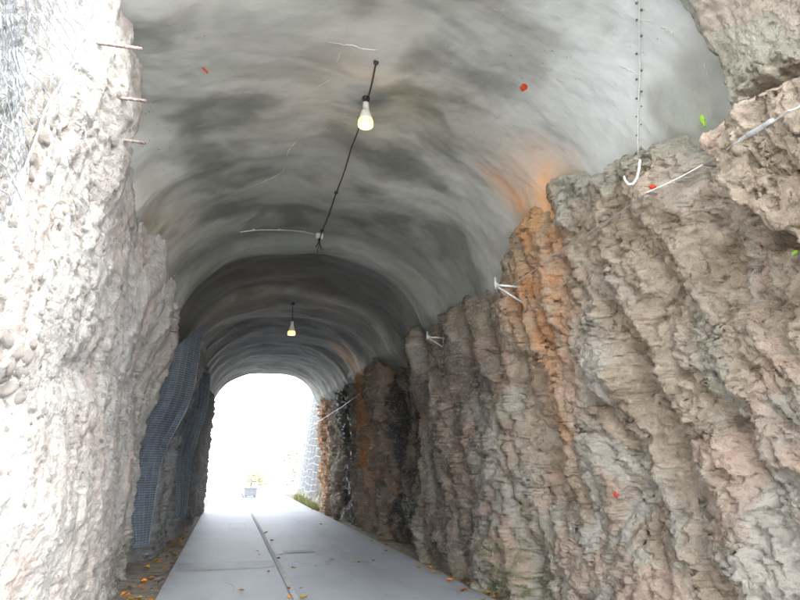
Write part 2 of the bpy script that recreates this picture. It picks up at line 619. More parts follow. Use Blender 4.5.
def right_face(Y, Z):
    d = wall_detail(Y, Z, 4.0, 0.22, 0.17, 0.75, 1.0, 0.55) * (1 - 0.7 * ss(Z, 4.1, 4.4) * (1 - ss(Y, 3.2, 3.6)))
    Yp = Y + 0.10 * (1 - ss(Z, 4.05, 5.1))
    zb = np.interp(Yp, (3.0, 3.2, 3.7, 4.45, 5.7, 7.1, 10.4, 12.4, 17, 22, 25), (9, 4.08, 4.0, 4.25, 4.6, 4.25, 4.1, 4.1, 4.25, 4.15, 4.1))
    zb = zb + 0.16 * fbm(Y * 1.6, 2.2, 5.5, 4) + 0.05 * fbm(Y * 1.6, Z * 5, 5.5, 3)
    base = 3.62 - 0.22 * ss(Z, 0.8, 4.0) - 0.10 * bump(Y, 7.2, 11.0, 0.8) * ss(Z, 3.5, 0.5)
    foot = 0.22 * (1 - ss(Z, -0.1, 0.55))
    pro = d - foot * 0.2
    # hanging boulder at the portal, split off by a deep joint
    t = np.interp(Z, [p[1] for p in BOULDER][::-1], [p[0] for p in BOULDER][::-1])
    side = t - Y + 0.07 * fbm(Y * 3, Z * 3, 9.1, 3)
    inb = ss(side, -0.02, 0.10) * ss(Z, 1.9, 2.6) * (1 - ss(Z, 3.76, 3.92))
    pro = pro + 0.46 * inb
    pro = pro - 0.55 * np.exp(-((side + 0.10) / 0.10) ** 2) * ss(Z, 2.0, 2.8) * (1 - ss(Z, 3.85, 4.1))
    # black slot above the boulder
    pro = pro - 0.55 * np.exp(-(((Z - 4.02 - 0.12 * (Y - 2.8)) / 0.10) ** 2)) * (1 - ss(Y, 2.75, 3.1))
    # big diagonal ribs on the near wall
    for y0, w, a in ((3.75, 0.13, 0.10), (4.6, 0.2, 0.12), (6.35, 0.18, 0.14), (7.5, 0.2, 0.16), (9.1, 0.22, 0.12)):
        yy = Y - 0.28 * (Z - 2) + 0.2 * pn(Z * 0.8, y0 * 3.1, 2.0)
        pro = pro - a * np.exp(-((yy - y0) / w) ** 2) * ss(Z, 4.3, 3.3)
    # boulder knob half way up
    pro = pro + 0.22 * np.sqrt(np.clip(1 - ((Y - 5.05) / 0.33) ** 2 - ((Z - 2.55) / 0.36) ** 2, 0, 1))
    # deep vertical joint, then darker pillars further in
    yj = 11.55 + 0.10 * pn(Z * 1.1, 3.3, 1.1)
    pro = pro - 1.1 * np.exp(-(((Y - yj) / 0.13) ** 4)) * ss(Z, 4.3, 3.9) + 0.10 * bump(Y, 10.6, 11.35, 0.15)
    pro = pro - 0.34 * bump(Y, 11.6, 13.9, 0.22) + 0.08 * bump(Y, 14.2, 15.6, 0.3)
    pro = pro - 0.35 * np.exp(-((Y - 16.0 - 0.15 * pn(Z, 8.8, 1)) / 0.22) ** 2) * ss(Z, 4.2, 3.7)
    pro = pro - 0.25 * np.exp(-((Y - 19.0) / 0.35) ** 2) + 0.18 * bump(Y, 20.2, 22.6, 0.5) * (1 - ss(Z, 0.6, 2.2))
    X = base - pro - np.interp(Z, (4.1, 4.5, 4.8, 5.2, 5.6, 6, 7), (0, 0.0, 0.12, 0.45, 0.9, 1.4, 1.8)) * (1 - ss(Y, 3.1, 3.4))
    X = X + 1.6 * np.maximum(0, Z - zb) * ss(Yp, 2.95, 3.2)
    return X, zb


def left_face(Y, Z):
    d = wall_detail(Y, Z, 21.0, -0.12, 0.10, 0.30, 0.9)
    amp = np.interp(Y, (5, 9, 12, 24), (0.46, 0.6, 1.0, 0.9))
    zb = np.interp(Y, (5.55, 5.8, 7.3, 9, 11.2, 14, 18, 24.5), (9.5, 6.2, 4.85, 4.55, 4.4, 4.2, 4.0, 3.9))
    zb = zb + 0.10 * fbm(Y * 1.6, 4.2, 3.5, 4)
    base = np.interp(Y, (0, 3, 7, 10.5, 11.0, 11.5, 12.2, 12.75, 14.2, 14.7, 15.6, 16.1, 18.0, 18.6, 19.6, 24.5), (-1.45, -1.30, -1.30, -1.32, -1.42, -1.72, -1.72, -1.24, -1.16, -1.48, -1.5, -1.10, -1.05, -1.3, -1.02, -0.80))
    lean = np.interp(Y, (3, 7, 10, 11, 11.6, 12.3, 12.8, 14.5, 24), (-0.1, 0.0, 0.36, 0.42, 0.15, 0.15, 0.45, 0.40, 0.15)) * ss(Z, 1.7, 4.2)
    lean = lean + 0.24 * ss(Z, 3.4, 4.8) * bump(Y, 4.2, 5.9, 0.5)
    pro = d * amp + lean
    # broad hollow and the shelf over the cobble pocket
    pro = pro - 0.16 * np.exp(-((Y - 4.0) / 0.45) ** 2 - ((Z - 1.95) / 0.22) ** 2)
    pro = pro - 0.14 * np.exp(-((Y - 6.2) / 0.8) ** 2 - ((Z - 2.45 - 0.12 * (Y - 6)) / 0.22) ** 2)
    pro = pro + 0.10 * np.exp(-((Y - 5.4) / 0.8) ** 2 - ((Z - 1.2) / 0.5) ** 2)
    pro = pro - 0.12 * np.exp(-((Y - 8.6) / 0.5) ** 2 - ((Z - 2.9) / 0.5) ** 2)
    X = base + pro
    X = X - 1.6 * np.maximum(0, Z - zb) * ss(Y, 5.5, 5.8)
    return X, zb


# ------------------------------------------------------------------ rock face meshes
def build_right():
    ys = y_samples(1.0, Y_EXIT + 0.5, 660, 0.012)
    zs = np.concatenate([np.linspace(-0.15, 4.6, 540), np.linspace(4.62, 7.0, 100)])
    Y, Z = np.meshgrid(ys, zs, indexing='ij')
    Y = Y.astype(np.float32)
    Z = Z.astype(np.float32)
    X, zb = right_face(Y, Z)
    P = np.stack([X, Y + 0.035 * fbm(Y * 5, Z * 5, 2.2, 2), Z + 0.03 * fbm(Y * 5, Z * 5, 7.7, 2)], -1)
    P = crumble(P, np.interp(Y, (1, 12, 24), (0.82, 1.0, 1.2)) * (1 - 0.5 * ss(Z, 4.1, 4.4) * (1 - ss(Y, 3.2, 3.6))), 3.0)
    wob = 0.18 * fbm(Y * 1.2, Z * 0.9, 12.0, 3)
    yy = Y + wob
    rust = bump(yy - 0.10 * (Z - 3.5), 5.55, 6.75, 0.30) * ss(Z, 1.6, 3.8) * 0.85
    rust = np.maximum(rust, 0.8 * bump(yy, 5.9, 6.6, 0.3) * ss(Z, 0.9, 2.2) * (1 - ss(Z, 2.2, 3.6)) * 0.7)
    rust = np.maximum(rust, bump(yy, 15.6, 16.9, 0.25) * ss(Z, 0.0, 2.2) * 1.2)
    rust = np.maximum(rust, bump(yy, 22.0, 24.6, 0.4) * 0.65)
    rust = np.maximum(rust, 0.35 * bump(yy, 13.5, 15.6, 0.5))
    wet_shade = 0.80 * bump(yy, 11.25, 13.9, 0.25) + 0.85 * bump(yy, 18.2, 20.6, 0.35) + 0.58 * bump(yy, 7.8, 11.3, 0.9) + 0.62 * bump(yy, 13.4, 15.5, 0.3) + 0.35 * bump(yy, 16.6, 18.4, 0.3)  # wet streaks, plus painted darkness in the recess and deeper along the wall
    moss = 0.9 * bump(yy, 6.6, 8.2, 0.35) * (1 - ss(Z, 0.25, 1.1)) + 0.25 * (1 - ss(Z, 0.0, 0.5)) + 0.24 * ss(fbm(Y * 0.8, Z * 0.7, 44, 3), 0.0, 0.5) * (1 - ss(Y, 7, 10))
    me = grid_mesh('rock_face_right', P, False, True, {'wet_shade': np.clip(wet_shade, 0, 1), 'tint': rock_tint(Y, Z, 4.0, (0.50, 0.405, 0.31), (0.49, 0.45, 0.38), (0.385, 0.30, 0.215), (0.53, 0.385, 0.30), rust, wet_shade, moss) * lerp(np.ones(Y.shape + (3,), np.float32), (0.92, 1.06, 1.12), ss(Z, 4.0, 4.3))})
    o = link('rock_face_right', me, M['rock_right'])
    return tag(o, 'rough pinkish grey conglomerate rock face with rust streaks and deep joints', kind='structure')


def build_left():
    ys = y_samples(0.3, Y_EXIT + 0.5, 560, 0.03)
    zs = np.concatenate([np.linspace(-0.15, 4.7, 520), np.linspace(4.715, 7.6, 200)])
    Y, Z = np.meshgrid(ys, zs, indexing='ij')
    Y = Y.astype(np.float32)
    Z = Z.astype(np.float32)
    X, zb = left_face(Y, Z)
    P = np.stack([X, Y + 0.035 * fbm(Y * 5, Z * 5, 3.2, 2), Z + 0.03 * fbm(Y * 5, Z * 5, 8.7, 2)], -1)
    P = crumble(P, np.interp(Y, (1, 8, 12, 24), (0.32, 0.45, 0.9, 1.1)), 8.0)
    yy = Y + 0.2 * fbm(Y * 1.2, Z * 1.2, 14.0, 3)
    rust = 0.10 * ss(fbm(Y * 0.9, Z * 1.1, 70, 3), 0.1, 0.6)
    wet_shade = 0.35 * bump(yy, 11.2, 13.0, 0.4) + 0.3 * ss(yy, 14, 18)
    moss = 0.75 * bump(yy, 9.2, 11.0, 0.5) * (1 - ss(Z, 0.2, 0.9)) + 0.6 * np.exp(-((Y - 3.6) / 0.35) ** 2 - ((Z - 3.6) / 0.3) ** 2) + 0.7 * bump(yy, 12.6, 15, 0.4) * (1 - ss(Z, 0.2, 1.0)) + 0.35 * np.exp(-((Y - 7.5) / 0.3) ** 2 - ((Z - 4.2) / 0.4) ** 2)
    me = grid_mesh('rock_face_left', P, True, True, {'wet_shade': np.clip(wet_shade, 0, 1), 'tint': rock_tint(Y, Z, 21.0, (0.54, 0.51, 0.475), (0.57, 0.56, 0.54), (0.49, 0.46, 0.425), (0.53, 0.46, 0.42), rust, wet_shade, moss) * lerp(lerp(np.ones(Y.shape + (3,), np.float32), (0.60, 0.65, 0.71), ss(yy, 11.0, 11.8)), (0.52, 0.56, 0.59), (1 - ss(Y + 0.25 * (4.2 - Z), 3.3, 4.0)) * ss(Z, 2.7, 3.2))})  # past the bulge a blue-grey tint paints in the glow from the exit
    o = link('rock_face_left', me, M['rock_left'])
    return tag(o, 'pale cream conglomerate rock face with embedded pebbles', kind='structure')


def build_vault():
    n, m = 560, 400
    th = np.linspace(-0.35, math.pi + 0.35, m)
    f = np.linspace(0, 1, n)
    f = 0.55 * f + 0.45 * f ** 2
    T = np.broadcast_to(th, (n, m))
    X0, _ = vault_point(th, np.full(m, 4.5))
    ylip = lip_y(X0) - 0.12 + 0.10 * fbm(X0 * 1.5, 3.0, np.sin(th) * 2, 3)
    
    Y = ylip[None, :] + f[:, None] * (Y_EXIT + 0.10 * np.sin(th * 5)[None, :] - ylip[None, :])
    Xs, Ys, Zs = vault_surface(T, Y)
    P = np.stack([Xs, Ys, Zs], -1)
    right = (np.cos(T) > 0)
    wob = 0.25 * fbm(Ys * 1.0, Zs * 0.8, 15.0, 3)
    rust = right * bump(Ys + wob, 5.25, 6.5, 0.3) * (1 - ss(Zs + wob, 4.8, 5.35)) * 0.95
    rust = np.maximum(rust, right * bump(Ys + wob * 1.2 - 0.5 * (Zs - 4.2), 15.7, 16.8, 0.35) * (1 - ss(Zs, 4.7, 5.1)))
    rust = np.maximum(rust, 0.14 * (~right) * bump(Ys + wob, 7.2, 8.6, 0.5) * (1 - ss(Zs, 4.7, 5.3)))
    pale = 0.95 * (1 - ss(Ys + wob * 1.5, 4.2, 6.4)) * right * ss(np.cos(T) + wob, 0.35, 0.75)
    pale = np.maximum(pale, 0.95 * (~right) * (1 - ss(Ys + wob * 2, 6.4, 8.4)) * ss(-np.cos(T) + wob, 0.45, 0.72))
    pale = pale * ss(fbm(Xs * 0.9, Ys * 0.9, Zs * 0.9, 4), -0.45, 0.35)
    wet_shade = 0.80 * bump(Ys + wob * 0.4, 10.4, 12.6, 0.25) + 0.68 * ss(Ys + wob, 12.4, 13.4) * (1 - 0.5 * ss(Ys, 20, 24)) + 0.35 * bump(Ys + wob, 8.2, 10.2, 0.9)  # painted shade: vault colour darkens behind the rib and on towards the exit
    me = grid_mesh('tunnel_vault', P, True, True, {'tint': shotcrete_tint(Xs, Ys, Zs, rust, pale, wet_shade), 'specks': ss(fbm(Xs * 1.3, Ys * 1.3, Zs * 1.3, 3), 0.05, 0.45)})
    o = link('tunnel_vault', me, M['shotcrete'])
    return tag(o, 'grey stained shotcrete vault of the tunnel', kind='structure'), ylip, th


RIGHT = build_right()
LEFT = build_left()
VAULT, YLIP, VTH = build_vault()


def build_hill():
    """the hill over the tunnel: front and back rock around the openings, and its rounded top"""
    m, k = 90, 26
    th = np.linspace(-0.30, math.pi + 0.30, m)
    a = np.linspace(0, math.pi, m)
    rows = []
    yl = np.interp(th, VTH, YLIP)
    xi, yi, zi = vault_surface(th, yl + 0.03)
    ox, oz = 1.2 + 24 * np.cos(a), 12.5 * np.sin(a) ** 0.8
    zi = np.where(zi < 3.2, zi, zi)
    for j in range(k):
        t = j / (k - 1)
        x = xi + (ox - xi) * t
        z = zi + (oz - zi) * t
        y = yi + t * (lip_y(ox) - yi)
        d = 0.5 * t ** 0.5 * fbm(x * 0.35, y * 0.35, z * 0.35, 4)
        rows.append(np.stack([x, y + d - 0.3 * t * z / 6, z], -1))
    front = rows[-1]
    xe, ye, ze = vault_surface(th, np.full(m, Y_EXIT - 0.03))
    for j in range(1, 24):
        t = j / 24
        d = 0.9 * fbm(front[:, 0] * 0.2, front[:, 1] + 20 * t, front[:, 2] * 0.2, 3)
        y = front[:, 1] + (Y_EXIT + 2.0 - front[:, 1]) * t
        rows.append(np.stack([front[:, 0], y, front[:, 2] + d * np.sin(a)], -1))
    for j in range(k):
        t = j / (k - 1)
        x, z = ox + (xe - ox) * t, oz + (ze - oz) * t
        d = 0.5 * (1 - t) ** 0.5 * fbm(x * 0.35, 77, z * 0.35, 4)
        y = Y_EXIT + 2 + (ye - Y_EXIT - 2) * t + d
        rows.append(np.stack([x, y, z], -1))
    P = np.stack(rows)
    me = grid_mesh('hill', P, False, True, None)
    return tag(link('hill', me, M['hill_rock']), 'rocky hill that the tunnel runs through', kind='structure')


build_hill()

# ------------------------------------------------------------------ ground, gutters and road
g = 900.0
me = MB()
me.v = [Vector(v) for v in ((-g, -g, -0.2), (g, -g, -0.2), (g, g, -0.2), (-g, g, -0.2))]
me.f = [[0, 1, 2, 3]]
tag(me.build('ground', M['ground']), 'dry ground round the hill', kind='structure')


def sheet(name, x0, x1, y0, y1, nx, ny, z, amp, mat, label, sc=3.0, thick=0.0, ydens=None):
    xs = np.linspace(x0, x1, nx)
    ys = np.linspace(y0, y1, ny) if ydens is None else y_samples(y0, y1, ny, ydens)
    X, Y = np.meshgrid(xs, ys, indexing='ij')
    Zz = z + amp * fbm(X * sc, Y * sc, 3.3, 4) + amp * 0.5 * pn(X * sc * 5, Y * sc * 5, 1)
    P = np.stack([X, Y, Zz], -1)
    if thick:
        a, b = P[0].copy(), P[-1].copy()
        a[:, 2] = b[:, 2] = z - thick
        jit = 0.006 * fbm(ys * 6, 0.5, z, 3)
        P[0, :, 0] += jit
        P[-1, :, 0] += jit[::-1]
        P = np.concatenate([a[None], P, b[None]], 0)
    me = grid_mesh(name, P, False, not thick)
    return tag(link(name, me, mat), label, kind='structure')


sheet('gutter', -2.2, 0.2, -6, 40, 120, 700, -0.045, 0.022, M['dirt'], 'strip of bare earth between the road slab and the pale rock', 2.5, ydens=0.02)
sheet('gutter', 2.6, 4.6, -6, 40, 100, 600, -0.045, 0.022, M['dirt'], 'narrow strip of earth and grit along the pinkish rock', 2.5, ydens=0.02)
sheet('road', -0.76, 0.895, -12, 60, 16, 400, 0.0, 0.0004, M['road'], 'smooth grey concrete road slab, narrow lane', 0.9, 0.12, ydens=0.02)
sheet('road', 0.985, 3.36, -12, 60, 20, 400, -0.006, 0.0005, M['road'], 'smooth grey concrete road slab, wide lane', 0.9, 0.12, ydens=0.02)
# raised joint strip between the slabs, cast in lengths
y = -3.0
while y < 34:
    L = 2.9
    mb = MB()
    pr = [(0.897, -0.08), (0.903, 0.010), (0.912, 0.014), (0.968, 0.014), (0.977, 0.010), (0.983, -0.08)]
    nn = 12
    for i in range(nn + 1):
        yy = y + 0.008 + (L - 0.016) * i / nn
        for (px, pz) in pr:
            mb.v.append(Vector((px + 0.002 * math.sin(yy * 7 + pz * 90), yy, pz + 0.002 * math.sin(yy * 11 + px * 300))))
    for i in range(nn):
        for j in range(len(pr) - 1):
            mb.f.append([i * 6 + j, i * 6 + j + 1, (i + 1) * 6 + j + 1, (i + 1) * 6 + j])
    mb.f.append(list(range(6)))
    mb.f.append([nn * 6 + j for j in range(6)][::-1])
    o = mb.build('kerb_strip', M['kerb'])
    tag(o, 'narrow raised concrete strip dividing the two road slabs', kind='structure')
    y += L
# repaired trench across the narrow lane, and a square patch further in
for (x0, x1, y0, y1) in ((-0.70, 0.88, 10.9, 11.75), (0.12, 0.62, 17.6, 19.6), (1.15, 1.75, 12.6, 12.95)):
    xs, ys = np.linspace(x0, x1, 14), np.linspace(y0, y1, 14)
    X, Y = np.meshgrid(xs, ys, indexing='ij')
    e = 0.02 * fbm(X * 6, Y * 6, 1.1, 3)
    Zp = 0.0035 + 0.0006 * pn(X * 4, Y * 4, 2) + 0.0004 * fbm(X * 0.9, Y * 0.9, 3.3, 4)
    tag(link('road_patch', grid_mesh('road_patch', np.stack([X + e, Y + e, Zp], -1)), M['patch']), 'darker repaired patch in the concrete road', kind='structure')

bpy.context.view_layer.update()

# ------------------------------------------------------------------ pixel of the 800 x 600 photograph -> point on a built surface
fwd = Vector((math.sin(YAW) * math.cos(PITCH), math.cos(YAW) * math.cos(PITCH), math.sin(PITCH)))
rgt = Vector((math.cos(YAW), -math.sin(YAW), 0))
upv = rgt.cross(fwd)


def ray(px, py):
    return (fwd + rgt * ((px - 400) / FPX) + upv * ((300 - py) / FPX)).normalized()


def cast(o, d, objs=None):
    best = None
    for ob in objs or (RIGHT, LEFT, VAULT):
        ok, loc, nor, _ = ob.ray_cast(o, d, distance=60)
        if ok and (best is None or (loc - o).length < best[0]):
            if nor.dot(d) > 0:
                nor = -nor
            best = ((loc - o).length, loc.copy(), nor.copy())
    return best


CAM = Vector((0, 0, CAMH))


def hit(px, py, objs=None):
    b = cast(CAM, ray(px, py), objs)
    if b is None:
        print('MISS', px, py)
        return CAM + ray(px, py) * 8, -ray(px, py)
    return b[1], b[2]


def ceiling(x, y):
    b = cast(Vector((x, y, 3.0)), Vector((0, 0, 1)), (VAULT,))
    return b[1].z if b else 5.3
# @@OBJECTS
# ------------------------------------------------------------------ cobbles sitting in the pale rock
random.seed(5)


def cobble_mesh(seed):
    bm = MB()
    n, k = 10, 6
    rows = []
    for i in range(k + 1):
        ph = math.pi * i / k
        row = []
        for j in range(n):
            a = 2 * math.pi * j / n
            v = Vector((math.sin(ph) * math.cos(a), math.sin(ph) * math.sin(a), math.cos(ph)))
            s = 1 + 0.16 * math.sin(3.1 * v.x + seed) + 0.13 * math.sin(2.7 * v.y + seed * 2.1) + 0.1 * math.cos(4 * v.z + seed * 0.7)
            row.append(len(bm.v))
            bm.v.append(v * s)
        rows.append(row)
    for i in range(k):
        for j in range(n):
            bm.f.append([rows[i][j], rows[i + 1][j], rows[i + 1][(j + 1) % n], rows[i][(j + 1) % n]])
    me = bm.mesh('cobble', True)
    me.materials.append(M['cobble'])
    return me


COB = [cobble_mesh(i * 1.7) for i in range(6)]
cob_px = [(9, 340, 11, 8), (3, 356, 11, 9), (20, 352, 9, 8), (30, 357, 8, 8), (12, 366, 11, 7), (26, 372, 9, 7), (6, 376, 10, 7), (16, 386, 11, 7),
          (30, 386, 9, 6), (4, 391, 9, 7), (22, 398, 9, 6), (8, 405, 10, 6), (34, 345, 6, 5), (40, 362, 7, 5),
          (44, 118, 9, 6), (36, 126, 9, 7), (42, 136, 10, 6), (34, 146, 10, 7), (48, 142, 8, 5), (52, 128, 7, 5), (30, 158, 9, 6), (46, 108, 7, 5), (58, 118, 6, 4)]
for k in range(150):
    cob_px.append((random.uniform(0, 150), random.uniform(60, 590), random.uniform(2.0, 5.0), random.uniform(1.6, 4.0)))
for i, (px, py, w, h) in enumerate(cob_px):
    b = cast(CAM, ray(px, py), (LEFT,))
    bv = cast(CAM, ray(px, py), (VAULT,))
    if b is None or b[1].x > -0.6 or b[1].y > 9.5 or (bv and bv[0] < b[0]):
        continue
    d, p, nr = b
    o = bpy.data.objects.new('cobble', COB[i % 6])
    COL.objects.link(o)
    o.parent = LEFT
    s = d / FPX
    o.scale = (h * s * 0.9, w * s * (1.5 if i > 22 else 1.15), h * s * 0.95)
    o.location = p - Vector((h * s * (0.55 if i < 23 else 0.75), 0, 0))
    o.rotation_euler = (random.uniform(-0.5, 0.5), random.uniform(-0.3, 0.3), random.uniform(-0.3, 0.3))

# ------------------------------------------------------------------ lamps under the vault
def make_lamp(loc, drop, label):
    t = empty('tunnel_lamp', loc, label, 'lamp', 'lit lamps under the tunnel vault')
    mb = MB()
    mb.lathe([(0.002, 0.03), (0.035, 0.028), (0.045, 0.0), (0.04, -0.015), (0.004, -0.02)], 16)
    mb.build('ceiling_rose', M['black_cable'], t, True)
    if drop > 0.12:
        MB().tube([(0, 0, 0), (0.006, 0, -drop * 0.5), (0, 0, -drop)], 0.008, 6).build('cord', M['black_cable'], t)
    z = -drop
    sock = MB().lathe([(0.01, z + 0.01), (0.034, z + 0.005), (0.036, z - 0.02), (0.04, z - 0.085), (0.046, z - 0.092), (0.01, z - 0.10)], 20).build('socket', M['white_plastic'], t, True)

    MB().lathe([(0.044, z - 0.088), (0.055, z - 0.12), (0.073, z - 0.185), (0.082, z - 0.225), (0.078, z - 0.225), (0.05, z - 0.13), (0.02, z - 0.10)], 24).build('shade', M['white_plastic'], t, True)
    MB().lathe([(0.01, z - 0.13), (0.045, z - 0.15), (0.074, z - 0.20), (0.086, z - 0.235), (0.090, z - 0.275), (0.086, z - 0.296), (0.072, z - 0.304), (0.004, z - 0.306)], 24).build('bulb', M['glow'], sock, True)
    ld = bpy.data.lights.new('lamp_light', 'POINT')
    ld.energy = 0.55
    ld.color = (1.0, 0.60, 0.28)
    ld.shadow_soft_size = 0.05
    lo = bpy.data.objects.new('lamp_light', ld)
    COL.objects.link(lo)
    lo.parent = t
    lo.location = (0, 0, z - 0.40)
    return t


p1, _ = hit(366, 97, (VAULT,))
make_lamp(p1 - Vector((0, 0, 0.02)), 0.06, 'lit lamp with white socket fixed right against the vault')
p2, _ = hit(293, 303, (VAULT,))
make_lamp(p2 - Vector((0, 0, 0.02)), 0.42, 'lit lamp hanging on a short cord deep inside the tunnel')


def along(px, off=0.03, objs=None, sub=4):
    out = []
    for (a, b), (c, d) in zip(px[:-1], px[1:]):
        for k in range(sub):
            out.append((a + (c - a) * k / sub, b + (d - b) * k / sub))
    out.append(px[-1])
    return [p + n * off for p, n in (hit(x, y, objs) for x, y in out)]


pts = [p + n * 0.02 for p, n in (hit(x, y, (VAULT,)) for x, y in ((376, 62), (367, 99), (352, 145), (336, 192), (322, 230), (316, 246)))]
cab = []
for a, b in zip(pts[:-1], pts[1:]):
    for k in range(5):
        q = a.lerp(b, k / 5)
        q.z = min(q.z - 0.05 * math.sin(math.pi * k / 5), ceiling(q.x, q.y) - 0.015)
        cab.append(q)
cab.append(pts[-1])
t = empty('power_cable', cab[0], 'thin dark cable running along the vault from the near lamp to the pale conduit', 'cable')
MB().tube([p - cab[0] for p in cab], 0.009, 6).build('cable_run', M['black_cable'], t)
for p in pts[:2] + pts[3:5]:
    MB().box(p - cab[0] + Vector((0, 0, 0.008)), (0.05, 0.03, 0.03)).build('cable_clip', M['black_cable'], t)

c0, c1 = hit(240, 231, (VAULT,))[0], hit(316, 234, (VAULT,))[0]
cd_pts = []
for k in range(13):
    q = c0.lerp(c1, k / 12)
    q.z = min(ceiling(q.x, q.y) - 0.02, q.z + 0.1)
    cd_pts.append(q)
t = empty('conduit', cd_pts[0], 'pale conduit pipe with a junction box running across the vault rib', 'conduit')
MB().tube([p - cd_pts[0] for p in cd_pts], 0.013, 8).build('pipe', M['steel'], t, True)
for k in (2, 6, 10):
    MB().box(cd_pts[k] - cd_pts[0] + Vector((0, 0, 0.006)), (0.03, 0.045, 0.03)).build('pipe_clip', M['steel'], t)
e = cd_pts[-1] - cd_pts[0]
MB().box(e + Vector((0.06, 0, -0.01)), (0.12, 0.09, 0.09)).build('junction_box', M['white_plastic'], t)
MB().tube([e + Vector(v) for v in ((0.05, 0, -0.05), (0.07, 0.01, -0.16), (0.11, 0, -0.27))], 0.009, 5).build('loose_wire', M['black_cable'], t)
MB().tube([e + Vector(v) for v in ((0.08, 0, -0.05), (0.06, 0.02, -0.14), (0.04, 0.03, -0.30))], 0.007, 5).build('loose_wire', M['black_cable'], t)

# ------------------------------------------------------------------ steel brackets on the pinkish rock
def make_bracket(px, label):
    p, _ = hit(*px, objs=(RIGHT, VAULT))
    t = empty('wall_bracket', p, label, 'bracket', 'steel brackets at the top of the rock')
    MB().tube([(0.20, 0, 0), (-0.30, 0, 0.0)], 0.016, 8).build('arm', M['steel'], t, True)
    MB().tube([(0.20, 0.0, -0.28), (-0.29, 0, -0.02)], 0.013, 8).build('brace', M['steel'], t, True)
    MB().tube([(-0.31, 0, -0.05), (-0.315, 0, 0.10)], 0.018, 8).build('upright', M['steel'], t, True)
    MB().box((-0.30, 0, -0.005), (0.03, 0.05, 0.05)).build('joint_plate', M['steel'], t)
    MB().box((0.08, 0, -0.12), (0.02, 0.09, 0.36)).build('wall_plate', M['rusty'], t)
    return t


B1 = make_bracket((519, 287), 'steel bracket with diagonal brace beside the broad orange stain')
B2 = make_bracket((444, 338), 'steel bracket with diagonal brace above the dark vertical rock joint')
B2.scale = (0.95, 0.95, 0.95)
MB().tube([(-0.02, 0, -0.30), (-0.02, 0, 0.28)], 0.008, 6).build('hanger_rod', M['steel'], B2, True)

# ------------------------------------------------------------------ reinforcing bars sticking out of the pale rock
for (bx, by), (ex, ey), lab in (((98, 43), (142, 49), 'rusty bar sticking out of the pale rock beside the wire netting, longest of three'),
                                ((121, 98), (146, 101), 'rusty bar sticking out of the pale rock, middle one of three'),
                                ((124, 140), (146, 143), 'rusty bar sticking out of the pale rock, lowest of three')):
    p, _ = hit(bx, by, (LEFT,))
    r = ray(ex, ey)
    q = CAM + r * ((p.y + 0.06) / r.y)
    d = (q - p).normalized()
    t = empty('steel_bar', p, lab, 'steel bar', 'bars sticking out of the pale rock')
    MB().tube([-d * 0.25, q - p], 0.014, 8).build('shaft', M['rusty'], t, True)
    L = (q - p).length
    rb = MB()
    for k in range(int(L / 0.03)):
        rb.tube([d * (k * 0.03 + 0.01), d * (k * 0.03 + 0.018)], 0.0162, 8)
    rb.build('ribbing', M['rusty'], t)

# ------------------------------------------------------------------ hexagonal wire netting over the pale rock
gy, gz = np.linspace(1.0, 5.2, 36), np.linspace(2.2, 7.4, 44)
GX = np.zeros((36, 44))
for i, a in enumerate(gy):
    for j, b in enumerate(gz):
        h = cast(Vector((1.2, a, b)), Vector((-1, 0, 0)), (LEFT,))
        GX[i, j] = h[1].x if h else -1.4
G2 = GX.copy()
for di in (-1, 0, 1):
    for dj in (-1, 0, 1):
        G2 = np.maximum(G2, np.roll(np.roll(GX, di, 0), dj, 1))
for _ in range(2):
    G2[1:-1, 1:-1] = (G2[1:-1, 1:-1] * 2 + G2[:-2, 1:-1] + G2[2:, 1:-1] + G2[1:-1, :-2] + G2[1:-1, 2:]) / 6


def net_x(y, z):
    fi = min(max((y - gy[0]) / (gy[1] - gy[0]), 0), 34.999)
    fj = min(max((z - gz[0]) / (gz[1] - gz[0]), 0), 42.999)
    i, j = int(fi), int(fj)
    u, v = fi - i, fj - j
    return (G2[i, j] * (1 - u) * (1 - v) + G2[i + 1, j] * u * (1 - v) + G2[i, j + 1] * (1 - u) * v + G2[i + 1, j + 1] * u * v) + 0.015


e0 = hit(0, 212, (LEFT,))[0]
e1 = hit(76, 38, (LEFT,))[0]
e2 = hit(88, 0, (LEFT,))[0]


def net_edge(z):
    if z < e1.z:
        return e0.y + (e1.y - e0.y) * (z - e0.z) / (e1.z - e0.z)
    return e1.y + (e2.y - e1.y) * (z - e1.z) / max(0.05, e2.z - e1.z) * 0.6


def hexnet(cell, r, n, sy=2.1):
    mb = MB()
    a = cell / math.sqrt(3)
    P = {}

    def pt(y, z):
        jj = 0.10 * cell
        y2 = y + jj * math.sin(37 * y + 11 * z)
        z2 = z + jj * math.sin(23 * y - 19 * z)
        return Vector((net_x(y2, z2) + 0.02 * math.sin(5 * y + 3 * z), y2, z2))
    rows = int(5.0 / (1.5 * a))
    for j in range(rows):
        z = 2.3 + j * 1.5 * a
        cy = cell * sy
        for i in range(int(3.6 / cy)):
            y = 1.6 + i * cy + (0.5 * cy if j % 2 else 0)
            if y > net_edge(z) or z > 6.3:
                continue
            c = (y, z)
            q = [pt(y + dy, z + dz) for dy, dz in ((-cy / 2, a / 2), (0, a), (cy / 2, a / 2), (cy / 2, -a / 2))]
            mb.tube(q, r, n, False)
    return mb


